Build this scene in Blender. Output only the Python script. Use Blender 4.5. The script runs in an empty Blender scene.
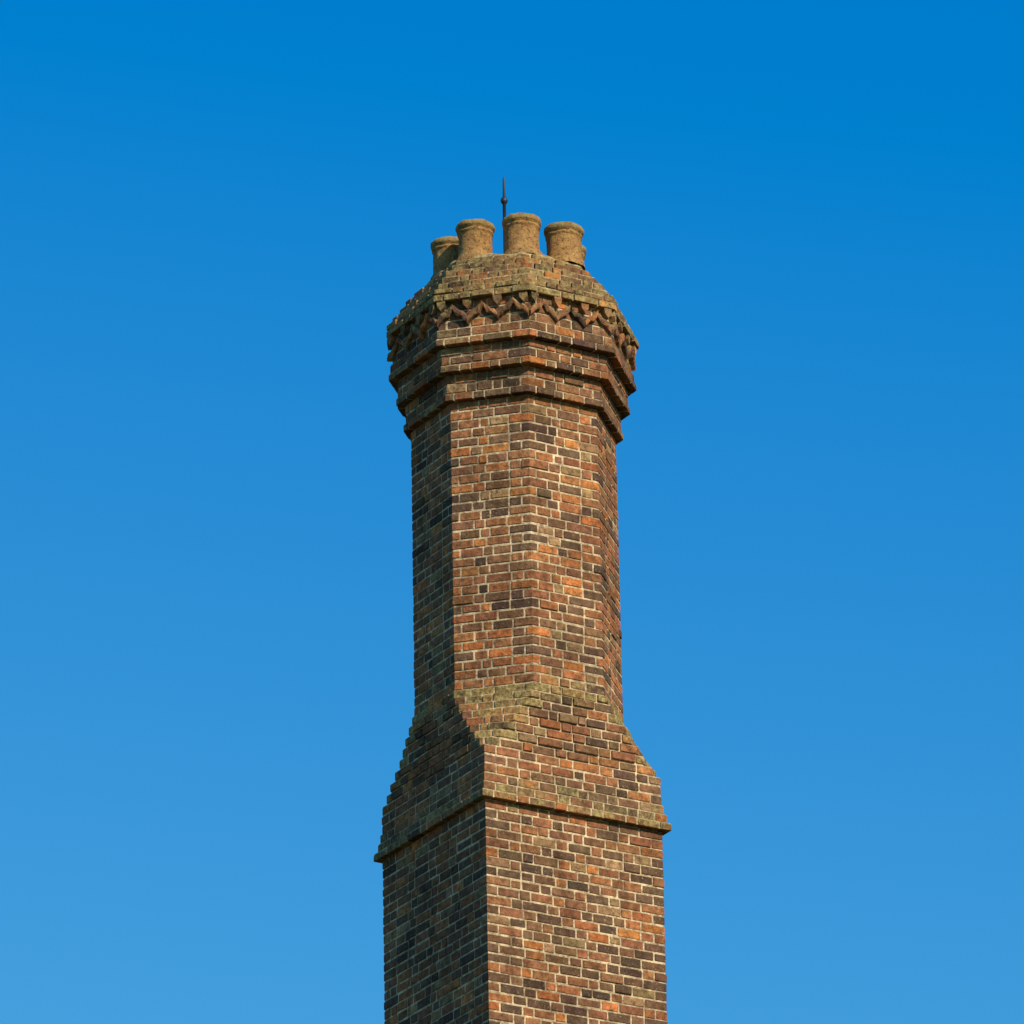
import bpy, math, random
from mathutils import Vector, Matrix, noise
random.seed(23)
scene=bpy.context.scene
rad=math.radians
# ------------------------------------------------------------ materials
def nodes(name):
    m=bpy.data.materials.new(name); m.use_nodes=True
    nt=m.node_tree; nt.nodes.clear()
    out=nt.nodes.new('ShaderNodeOutputMaterial'); b=nt.nodes.new('ShaderNodeBsdfPrincipled')
    nt.links.new(b.outputs[0],out.inputs[0])
    b.inputs['Specular IOR Level'].default_value=0.1
    return m,nt,b
def N(nt,t,**k):
    n=nt.nodes.new(t)
    for a,v in k.items(): setattr(n,a,v)
    return n
def noise_n(nt,co,scale,detail=4,rough=.6):
    n=N(nt,'ShaderNodeTexNoise'); n.inputs['Scale'].default_value=scale
    n.inputs['Detail'].default_value=detail; n.inputs['Roughness'].default_value=rough
    nt.links.new(co,n.inputs['Vector']); return n.outputs['Fac']
def maprange(nt,v,a,b,c=0,d=1):
    n=N(nt,'ShaderNodeMapRange'); nt.links.new(v,n.inputs[0])
    for i,x in zip((1,2,3,4),(a,b,c,d)): n.inputs[i].default_value=x
    return n.outputs[0]
def mth(nt,op,a,b,clamp=False):
    n=N(nt,'ShaderNodeMath',operation=op); n.use_clamp=clamp
    for i,x in enumerate((a,b)):
        if isinstance(x,(int,float)): n.inputs[i].default_value=x
        else: nt.links.new(x,n.inputs[i])
    return n.outputs[0]
def mix(nt,f,a,b,mode='MIX'):
    n=N(nt,'ShaderNodeMix',data_type='RGBA',blend_type=mode)
    for i,x in ((0,f),(6,a),(7,b)):
        if isinstance(x,(int,float)): n.inputs[i].default_value=x
        elif isinstance(x,tuple): n.inputs[i].default_value=(*x,1)
        else: nt.links.new(x,n.inputs[i])
    return n.outputs[2]
def bump(nt,b,h,strength,dist):
    n=N(nt,'ShaderNodeBump'); n.inputs['Strength'].default_value=strength; n.inputs['Distance'].default_value=dist
    nt.links.new(h,n.inputs['Height']); nt.links.new(n.outputs[0],b.inputs['Normal'])

def masonry(name,is_brick):
    m,nt,b=nodes(name)
    geo=N(nt,'ShaderNodeNewGeometry'); co=geo.outputs['Position']
    sep=N(nt,'ShaderNodeSeparateXYZ'); nt.links.new(geo.outputs['True Normal'],sep.inputs[0])
    moss=N(nt,'ShaderNodeAttribute',attribute_name='moss').outputs['Fac']
    fine=noise_n(nt,co,70,5,.7); mid=noise_n(nt,co,22,5,.65); big=noise_n(nt,co,2.6,5,.65)
    mp=N(nt,'ShaderNodeMapping'); mp.inputs['Scale'].default_value=(1,1,.22); nt.links.new(co,mp.inputs[0])
    streak=noise_n(nt,mp.outputs[0],9,5,.7)
    if is_brick:
        col=N(nt,'ShaderNodeAttribute',attribute_name='bcol').outputs['Color']
        c=mix(nt,1.0,col,mix(nt,maprange(nt,mid,.3,.7),(.60,.56,.52),(1.5,1.45,1.36)),'MULTIPLY')
        soot=maprange(nt,noise_n(nt,co,30,6,.8),.50,.59,0,.75)
        c=mix(nt,soot,c,(.085,.046,.028))
        pale=maprange(nt,noise_n(nt,co,60,3,.6),.60,.68,0,.5)
        c=mix(nt,pale,c,(.42,.28,.15))
    else:
        c=mix(nt,maprange(nt,mid,.35,.65),(.44,.32,.19),(.74,.58,.37))
        soot=maprange(nt,noise_n(nt,co,16,5,.78),.46,.60,0,.8)
        c=mix(nt,soot,c,(.20,.12,.068))
    c=mix(nt,1.0,c,mix(nt,maprange(nt,big,.32,.68),(.70,.68,.67),(1.3,1.27,1.2)),'MULTIPLY')
    c=mix(nt,maprange(nt,streak,.52,.68,0,.5),c,mix(nt,1.0,c,(.45,.42,.42),'MULTIPLY'))
    up=maprange(nt,sep.outputs['Z'],.2,.7,0,.45)
    a=mth(nt,'ADD',moss,up)
    mk=mth(nt,'ADD',a,mth(nt,'MULTIPLY',mth(nt,'SUBTRACT',noise_n(nt,co,12,7,.8),.5),3.0))
    mk=maprange(nt,mk,.36,.88,0,.82)
    if not is_brick: mk=mth(nt,'MULTIPLY',mk,.8)
    mc=mix(nt,maprange(nt,noise_n(nt,co,28,5,.78),.39,.61),(.10,.066,.026),(.46,.345,.13))
    c=mix(nt,mk,c,mc)
    nt.links.new(c,b.inputs['Base Color'])
    b.inputs['Roughness'].default_value=.95
    h=mth(nt,'ADD',mth(nt,'MULTIPLY',fine,.5),mid)
    bump(nt,b,h,1,.012)
    return m
M_brick=masonry('old_brick',True)
M_mortar=masonry('lime_mortar',False)

# ------------------------------------------------------------ geometry store
class Buf:
    def __init__(s): s.v=[];s.f=[];s.c=[];s.m=[]
    def add(s,vs,fs,col,moss):
        o=len(s.v); s.v+=vs; s.f+=[tuple(i+o for i in f) for f in fs]
        s.c+=[col]*len(vs); s.m+=[moss]*len(vs)
    def obj(s,name,mat,parent=None):
        me=bpy.data.meshes.new(name); me.from_pydata([tuple(v) for v in s.v],[],s.f)
        a=me.attributes.new('bcol','FLOAT_COLOR','POINT'); a.data.foreach_set('color',[x for c in s.c for x in (*c,1)])
        a=me.attributes.new('moss','FLOAT','POINT'); a.data.foreach_set('value',s.m)
        me.materials.append(mat); me.update()
        o=bpy.data.objects.new(name,me); scene.collection.objects.link(o)
        if parent: o.parent=parent
        return o
def dirv(phi): return Vector((math.sin(phi),-math.cos(phi)))
A0=rad(8.2); C0=rad(-14.0)
def p_oct(R): return [dirv(A0+k*math.pi/4)*R for k in range(8)]
def p_sq(h,c=None):
    hd=h*math.sqrt(2); r=[]
    for k in range(4):
        u=dirv(C0+k*math.pi/2); t=Vector((-u.y,u.x))
        if c is None or c>hd-.012: r.append(u*hd)
        else: r+= [u*c-t*(hd-c),u*c+t*(hd-c)]
    return r
def offset(P,d):
    n=len(P); out=[]
    for i in range(n):
        a,b,c=P[i-1],P[i],P[(i+1)%n]
        e1=(b-a).normalized(); e2=(c-b).normalized()
        n1=Vector((-e1.y,e1.x)); n2=Vector((-e2.y,e2.x))
        out.append(b+(n1+n2)*d/(1+n1.dot(n2)))
    return out
PAL=[((.085,.052,.038),6),((.130,.075,.047),15),((.19,.094,.052),25),((.26,.110,.054),25),((.34,.132,.053),17),((.45,.16,.053),6),((.29,.175,.09),7)]
def rcol(dark=0.,warm=0.):
    w=[p[1]*(1+ (dark*2 if i<2 else -dark*.6 if i in(4,5) else 0))*(1+(warm if 3<=i<=5 else 0)) for i,p in enumerate(PAL)]
    c=random.choices([p[0] for p in PAL],w)[0]
    k=random.uniform(.8,1.22)
    return tuple(x*k*random.uniform(.93,1.07) for x in c)
J=.0125
def course(B,Mo,P,z0,h,par,corner=(.18,.09),dark=0,warm=0,moss=0,over=False,depth=.06,jit=.002,mossf=None,head=False,rec=.0045):
    n=len(P); L=[(P[(i+1)%n]-P[i]).length for i in range(n)]
    Q=offset(P,rec+max(0,jit-.002)); vs=[(q.x,q.y,z0-.0004) for q in Q]+[(q.x,q.y,z0+h-.0008) for q in Q]
    fs=[(i,(i+1)%n,n+(i+1)%n,n+i) for i in range(n)]+[tuple(range(n))[::-1],tuple(range(n,2*n))]
    Mo.add(vs,fs,(.5,.4,.3),moss*.85)
    a=[0]*n;b=[0]*n
    for i in range(n):
        x,y=corner if (par+ (i if n==4 else 0))%2==0 else corner[::-1]
        a[i],b[i]=x*random.uniform(.93,1.07),y*random.uniform(.93,1.07)
    segs=[]
    for i in range(n):
        j=(i+1)%n; s=b[i]+a[j]
        if s>L[i]-.05:
            f=L[i]/s; b[i]*=f; a[j]*=f
    for i in range(n):
        segs.append((i,None,a[i],b[i]))
        j=(i+1)%n; S=b[i]; E=L[i]-a[j]; G=E-S
        if G>.05:
            ws=[];t=0; k=0
            while t<G-.04:
                if head: w=.1
                else: w=.185 if (k+par)%2==0 else .092
                if random.random()<.15: w=.14
                ws.append(w*random.uniform(.9,1.1)); t+=w; k+=1
            sc=G/sum(ws); p=S
            for w in ws:
                segs.append((i,p,p+w*sc,None)); p+=w*sc
    z0b=z0+(-.001 if over else J/2); z1b=z0+h-J/2
    for s in segs:
        i=s[0]; bev=random.uniform(.0015,.005)
        d0=random.uniform(-jit,jit*.8); d1=d0+random.uniform(-.001,.001)
        if random.random()<.03: d0-=.005;d1-=.006
        if s[1] is None:
            e1=(P[i]-P[i-1]).normalized(); e2=(P[(i+1)%n]-P[i]).normalized()
            def pt(tag,d):
                if tag=='s': q=P[i]-e1*(s[2]-J/2); return q+Vector((-e1.y,e1.x))*d
                if tag=='s+': q=P[i]-e1*(s[2]-J/2-bev); return q+Vector((-e1.y,e1.x))*d
                if tag=='e': q=P[i]+e2*(s[3]-J/2); return q+Vector((-e2.y,e2.x))*d
                if tag=='e-': q=P[i]+e2*(s[3]-J/2-bev); return q+Vector((-e2.y,e2.x))*d
                n1=Vector((-e1.y,e1.x));n2=Vector((-e2.y,e2.x))
                return P[i]+(n1+n2)*(d+(.001 if d<.03 else 0))/(1+n1.dot(n2))
            d1=d0
            tags=['s','s+','c','e-','e']
        else:
            e1=(P[(i+1)%n]-P[i]).normalized(); nn=Vector((-e1.y,e1.x))
            def pt(tag,d):
                t={'s':s[1]+J/2,'s+':s[1]+J/2+bev,'e-':s[2]-J/2-bev,'e':s[2]-J/2}[tag]
                return P[i]+e1*t+nn*d
            tags=['s','s+','e-','e']
        jz0=random.uniform(-.003,.003) if not over else 0; jz1=random.uniform(-.003,.003)
        vs=[]
        for (z,ex) in ((z0b+jz0,bev),(z0b+jz0+bev,0),(z1b+jz1-bev,0),(z1b+jz1,bev)):
            for t in tags:
                d=(d0 if t[0]=='s' else d1)+ex+(bev if t in('s','e') else 0)
                q=pt(t,d); vs.append((q.x,q.y,z))
            q=pt('e',depth); vs.append((q.x,q.y,z))
            if len(tags)==5: q=pt('c',depth); vs.append((q.x,q.y,z))
            q=pt('s',depth); vs.append((q.x,q.y,z))
        m=len(vs)//4; fs=[]
        for r in range(3):
            for k in range(m):
                fs.append((r*m+k,r*m+(k+1)%m,(r+1)*m+(k+1)%m,(r+1)*m+k))
        fs.append(tuple(range(m))[::-1]); fs.append(tuple(range(3*m,4*m)))
        mo=moss+random.uniform(-.2,.16) if moss>0 else random.uniform(-.25,.03)
        if mossf: mo+=mossf(Vector(vs[1]))
        B.add(vs,fs,rcol(dark,warm),mo)

root=bpy.data.objects.new('brick_chimney',None); scene.collection.objects.link(root)
CH=.067
# ---- square base
B=Buf();Mo=Buf()
ZS=16.74; nb=int(ZS/CH)+1; ch=ZS/nb
for k in range(nb):
    z=k*ch; top=(ZS-z)
    course(B,Mo,p_sq(.688),z,ch,k,dark=.2,warm=.1,moss=.15 if top<.1 else 0)
B.obj('square_stack_bricks',M_brick,root); Mo.obj('square_stack_mortar',M_mortar,root)
# ---- string course and broach
B=Buf();Mo=Buf()
z=ZS
course(B,Mo,p_sq(.734),z,.052,0,dark=.4,moss=.55,over=True,depth=.1); z+=.052
prof=[(.712,.55),(.698,.5),(.690,.2),(.689,.08),(.688,.0)]
for k,(h,mo) in enumerate(prof):
    course(B,Mo,p_sq(h),z,CH,k,dark=.15,moss=mo); z+=CH
zb=z; nbr=8; bh=(17.65-zb)/nbr
for k in range(nbr):
    f=(k+.7)/nbr
    hh=.688 if k<nbr-1 else .678
    c=.973-(.973-.668)*f**.8
    def mf(p,c=c):
        r=0
        for q in range(4):
            u=dirv(C0+q*math.pi/2)
            if p.x*u.x+p.y*u.y>c-.05: r=.7
        return r
    course(B,Mo,p_sq(hh,c),z,bh,k,corner=(.13,.07),dark=.15,moss=(.65 if k==nbr-1 else .45 if k==nbr-2 else .1),mossf=mf,jit=.007,depth=.1); z+=bh
B.obj('broach_bricks',M_brick,root); Mo.obj('broach_mortar',M_mortar,root)
# ---- octagonal shaft
B=Buf();Mo=Buf(); ns=31; sh=(19.76-z)/ns
for k in range(ns):
    course(B,Mo,p_oct(.717),z,sh,k,corner=(.145,.055),dark=0,warm=.3,moss=(.5 if k==0 else .25 if k==1 else 0)); z+=sh
B.obj('octagonal_shaft_bricks',M_brick,root); Mo.obj('octagonal_shaft_mortar',M_mortar,root)
# ---- corbelled head
B=Buf();Mo=Buf()
head=[(.768,.052,.3,1),(.752,.072,.08,0),(.755,.072,.05,0),
      (.820,.05,.35,1),(.806,.066,.1,0),(.809,.066,.08,0),
      (.870,.05,.4,1),(.858,.07,.3,0)]
for k,(R,h,mo,ov) in enumerate(head):
    course(B,Mo,p_oct(R),z,h,k,corner=(.14,.06),dark=.4,moss=mo,over=bool(ov),depth=.12,jit=.004); z+=h
zf=z
for k in range(3):
    course(B,Mo,p_oct(.838),z,.069,k,corner=(.14,.06),dark=.4,moss=.25); z+=.069
zt=z
lip=[(.889,.05,.75),(.872,.05,.7),(.838,.058,.6),(.79,.066,.58),(.735,.066,.55),(.68,.066,.6),(.62,.056,.7)]
for k,(R,h,mo) in enumerate(lip):
    course(B,Mo,p_oct(R),z,h,k,corner=(.13,.07),dark=.2,moss=mo,over=(k==0),depth=.12,jit=.010); z+=h
ztop=z
B.obj('corbelled_head_bricks',M_brick,root); Mo.obj('corbelled_head_mortar',M_mortar,root)
# zig-zag moulded frieze
B=Buf()
P=p_oct(.840)
for i in range(8):
    a,b=P[i],P[(i+1)%8]; e=(b-a).normalized(); nn=Vector((e.y,-e.x)); Lf=(b-a).length
    nper=3; w=Lf/nper
    zc0=zf+.05; zc1=zt-.05
    for k in range(nper*2):
        s0=k*w/2; s1=(k+1)*w/2
        za,zb_=(zc0,zc1) if k%2==0 else (zc1,zc0)
        th=.029+random.uniform(-.004,.004); pr=.034+random.uniform(-.010,.006)
        col=tuple(x*1.1 for x in rcol(0,-.7))
        vs=[];S=9
        for q in range(S):
            t=q/(S-1); s=s0+(s1-s0)*t
            cz=za+(zb_-za)*(t+.09*math.sin(t*2*math.pi))
            bul=th*(.85+.3*math.sin(t*math.pi*2)**2)
            wob=random.uniform(-.006,.004)
            for (dz,dn) in ((-bul,-.03),(-bul+.004,pr-.008),(-bul*.4,pr+wob),(bul*.4,pr+wob),(bul-.004,pr-.008),(bul,-.03)):
                p=a+e*s+nn*(dn+.0007*(k%2)); vs.append((p.x,p.y,cz+dz+random.uniform(-.004,.004)))
        fs=[(q*6+r,(q+1)*6+r,(q+1)*6+r+1,q*6+r+1) for q in range(S-1) for r in range(5)]
        fs+=[(5,4,3,2,1,0),tuple((S-1)*6+r for r in range(6))]
        B.add(vs,fs,col,random.uniform(.15,.5))
    for k in range(nper+1):
        s=min(max(k*w,.03),Lf-.03)
        hw=.03; vs=[]
        for (ds,zz) in ((-hw,zt-.004),(hw,zt-.004),(hw*.9,zt-.04),(0,zt-.075),(-hw*.9,zt-.04)):
            for dn in (-.02,.038):
                p=a+e*(s+ds)+nn*dn; vs.append((p.x,p.y,zz))
        m=5; fs=[(2*q,2*q+1,2*((q+1)%m)+1,2*((q+1)%m)) for q in range(m)]+[tuple(2*q for q in range(m)),tuple(2*q+1 for q in range(m))[::-1]]
        B.add(vs,fs,rcol(.1,-.5),.5)
B.obj('zigzag_frieze',M_brick,root)
# flaunching mound
B=Buf(); rings=[(.60,-.01),(.59,.02),(.55,.045),(.45,.07),(.3,.085),(.12,.09)]
vs=[];S=96
for ri,(r,h) in enumerate(rings):
    for q in range(S):
        ph=q/S*2*math.pi; u=dirv(ph)
        k=math.cos(rad(22.5))/math.cos(((ph-A0)%(math.pi/4))-rad(22.5)) if ri<3 else 1
        nz=noise.noise(Vector((u.x*r*9,u.y*r*9,ri*.3)))*.03
        vs.append((u.x*r*k*(1+nz),u.y*r*k*(1+nz),ztop+h+ (nz if ri else 0)))
fs=[(r*S+q,r*S+(q+1)%S,(r+1)*S+(q+1)%S,(r+1)*S+q) for r in range(len(rings)-1) for q in range(S)]
fs.append(tuple((len(rings)-1)*S+q for q in range(S)))
B.add(vs,fs,(.3,.25,.15),.9); B.obj('flaunching',M_mortar,root)

# ------------------------------------------------------------ chimney pots
m,nt,b=nodes('weathered_clay')
geo=N(nt,'ShaderNodeNewGeometry'); co=geo.outputs['Position']
tc=N(nt,'ShaderNodeTexCoord'); sp=N(nt,'ShaderNodeSeparateXYZ'); nt.links.new(tc.outputs['Object'],sp.inputs[0])
c=mix(nt,maprange(nt,noise_n(nt,co,14,5,.75),.32,.68),(.28,.125,.045),(.50,.28,.10))
c=mix(nt,maprange(nt,noise_n(nt,co,42,5,.75),.51,.61,0,.8),c,(.08,.05,.025))
mk=mth(nt,'ADD',noise_n(nt,co,19,6,.8),maprange(nt,sp.outputs['Z'],.21,.26,0,.12))
c=mix(nt,maprange(nt,mk,.55,.67,0,.85),c,(.29,.25,.10))
nt.links.new(c,b.inputs['Base Color']); b.inputs['Roughness'].default_value=.95
bump(nt,b,noise_n(nt,co,40,5,.75),.9,.018)
M_pot=m
def lathe(name,profile,mat,loc,S=56,seed=0,amp=.005,smooth=True):
    vs=[];fs=[]
    for (r,z) in profile:
        for q in range(S):
            ph=q/S*2*math.pi
            d=noise.noise(Vector((math.cos(ph)*2.5+seed*7,math.sin(ph)*2.5,z*14)))*amp
            d+=noise.noise(Vector((math.cos(ph)*9+seed*7,math.sin(ph)*9,z*40)))*amp*.6
            vs.append(((r+d)*math.cos(ph),(r+d)*math.sin(ph),z+d*.8))
    n=len(profile)
    for r in range(n-1):
        for q in range(S): fs.append((r*S+q,r*S+(q+1)%S,(r+1)*S+(q+1)%S,(r+1)*S+q))
    me=bpy.data.meshes.new(name); me.from_pydata(vs,[],fs); me.materials.append(mat)
    if smooth: me.polygons.foreach_set('use_smooth',[True]*len(fs))
    o=bpy.data.objects.new(name,me); o.location=loc; scene.collection.objects.link(o); return o
prof=[(.145,-.03),(.140,.01),(.126,.03),(.121,.045),(.120,.08),(.119,.12),(.118,.16),(.118,.195),(.120,.20),(.127,.207),(.127,.217),(.120,.222),
      (.121,.230),(.134,.238),(.138,.249),(.137,.266),(.130,.277),(.112,.279),(.100,.270),(.096,.23),(.095,.03),(.001,.025)]
RR=[.437,.447,.400,.437,.437,.437,.437,.437]
for k in range(8):
    u=dirv(rad(10+45*k))*RR[k]; u.x+=.008
    o=lathe('chimney_pot',prof,M_pot,(u.x,u.y,ztop+.045+random.uniform(-.006,.006)),seed=k)
    o.rotation_euler=(random.uniform(-.02,.02),random.uniform(-.02,.02),k)
    s=random.uniform(.98,1.02); o.scale=(s,s,1.02)
# ------------------------------------------------------------ lightning rod
m,nt,b=nodes('dull_metal'); b.inputs['Base Color'].default_value=(.05,.055,.065,1); b.inputs['Metallic'].default_value=.6; b.inputs['Roughness'].default_value=.5
zr=ztop+.06; H=21.76-zr
lathe('lightning_rod',[(.03,0),(.03,.02),(.012,.03),(.012,H-.22),(.020,H-.215),(.027,H-.195),(.020,H-.175),(.010,H-.165),(.008,H-.03),(.001,H)],m,(-.035,0,zr),S=20,amp=0)

# ------------------------------------------------------------ ground
m,nt,b=nodes('grass_field')
geo=N(nt,'ShaderNodeNewGeometry'); co=geo.outputs['Position']
c=mix(nt,maprange(nt,noise_n(nt,co,.15,6,.7),.35,.65),(.075,.085,.03),(.15,.125,.06))
c=mix(nt,maprange(nt,noise_n(nt,co,6,6,.8),.4,.6,0,.6),c,(.045,.055,.018))
nt.links.new(c,b.inputs['Base Color']); b.inputs['Roughness'].default_value=1
bump(nt,b,noise_n(nt,co,12,6,.8),1,.1)
me=bpy.data.meshes.new('ground'); G=5000
me.from_pydata([(-G,-G,0),(G,-G,0),(G,G,0),(-G,G,0)],[],[(0,1,2,3)]); me.materials.append(m)
scene.collection.objects.link(bpy.data.objects.new('ground',me))

# ------------------------------------------------------------ light
SAZ=rad(37); SEL=rad(33)
sd=Vector((math.sin(SAZ)*math.cos(SEL),-math.cos(SAZ)*math.cos(SEL),math.sin(SEL)))
l=bpy.data.lights.new('sun','SUN'); l.energy=5.0; l.angle=rad(.5); l.color=(1,.89,.72)
lo=bpy.data.objects.new('sun',l); lo.rotation_euler=sd.to_track_quat('Z','Y').to_euler(); lo.location=(20,-20,40); scene.collection.objects.link(lo)
w=bpy.data.worlds.new('World'); scene.world=w; w.use_nodes=True
nt=w.node_tree; nt.nodes.clear()
sky=nt.nodes.new('ShaderNodeTexSky'); sky.sky_type='NISHITA'; sky.sun_disc=False
sky.sun_elevation=SEL; sky.sun_rotation=math.pi-SAZ; sky.air_density=1.0; sky.dust_density=.3; sky.ozone_density=3
ss=nt.nodes.new('ShaderNodeSeparateColor'); nt.links.new(sky.outputs[0],ss.inputs[0])
cc=nt.nodes.new('ShaderNodeCombineColor')
def lin(o,k,c0,i):
    v=mth(nt,'MULTIPLY',o,k); v=mth(nt,'ADD',v,c0); v=mth(nt,'MAXIMUM',v,0.0); nt.links.new(v,cc.inputs[i])
lin(ss.outputs[0],.9,-.99,0); lin(ss.outputs[1],1.2,-.54,1); lin(ss.outputs[2],.66,2.80,2)
bg=nt.nodes.new('ShaderNodeBackground'); bg.inputs[1].default_value=.12
ou=nt.nodes.new('ShaderNodeOutputWorld')
nt.links.new(cc.outputs[0],bg.inputs[0]); nt.links.new(bg.outputs[0],ou.inputs[0])

# ------------------------------------------------------------ camera
cam=bpy.data.cameras.new('camera'); cam.lens=6500/1024*36; cam.sensor_width=36; cam.clip_end=20000
co_=bpy.data.objects.new('camera',cam); scene.collection.objects.link(co_)
mt=Matrix.Translation((-.022,-41.2,1.7))@Matrix.Rotation(rad(113),4,'X')@Matrix.Rotation(rad(-1.1),4,'Z')
co_.matrix_world=mt; scene.camera=co_
scene.view_settings.view_transform='Standard'; scene.view_settings.look='None'; scene.view_settings.exposure=0
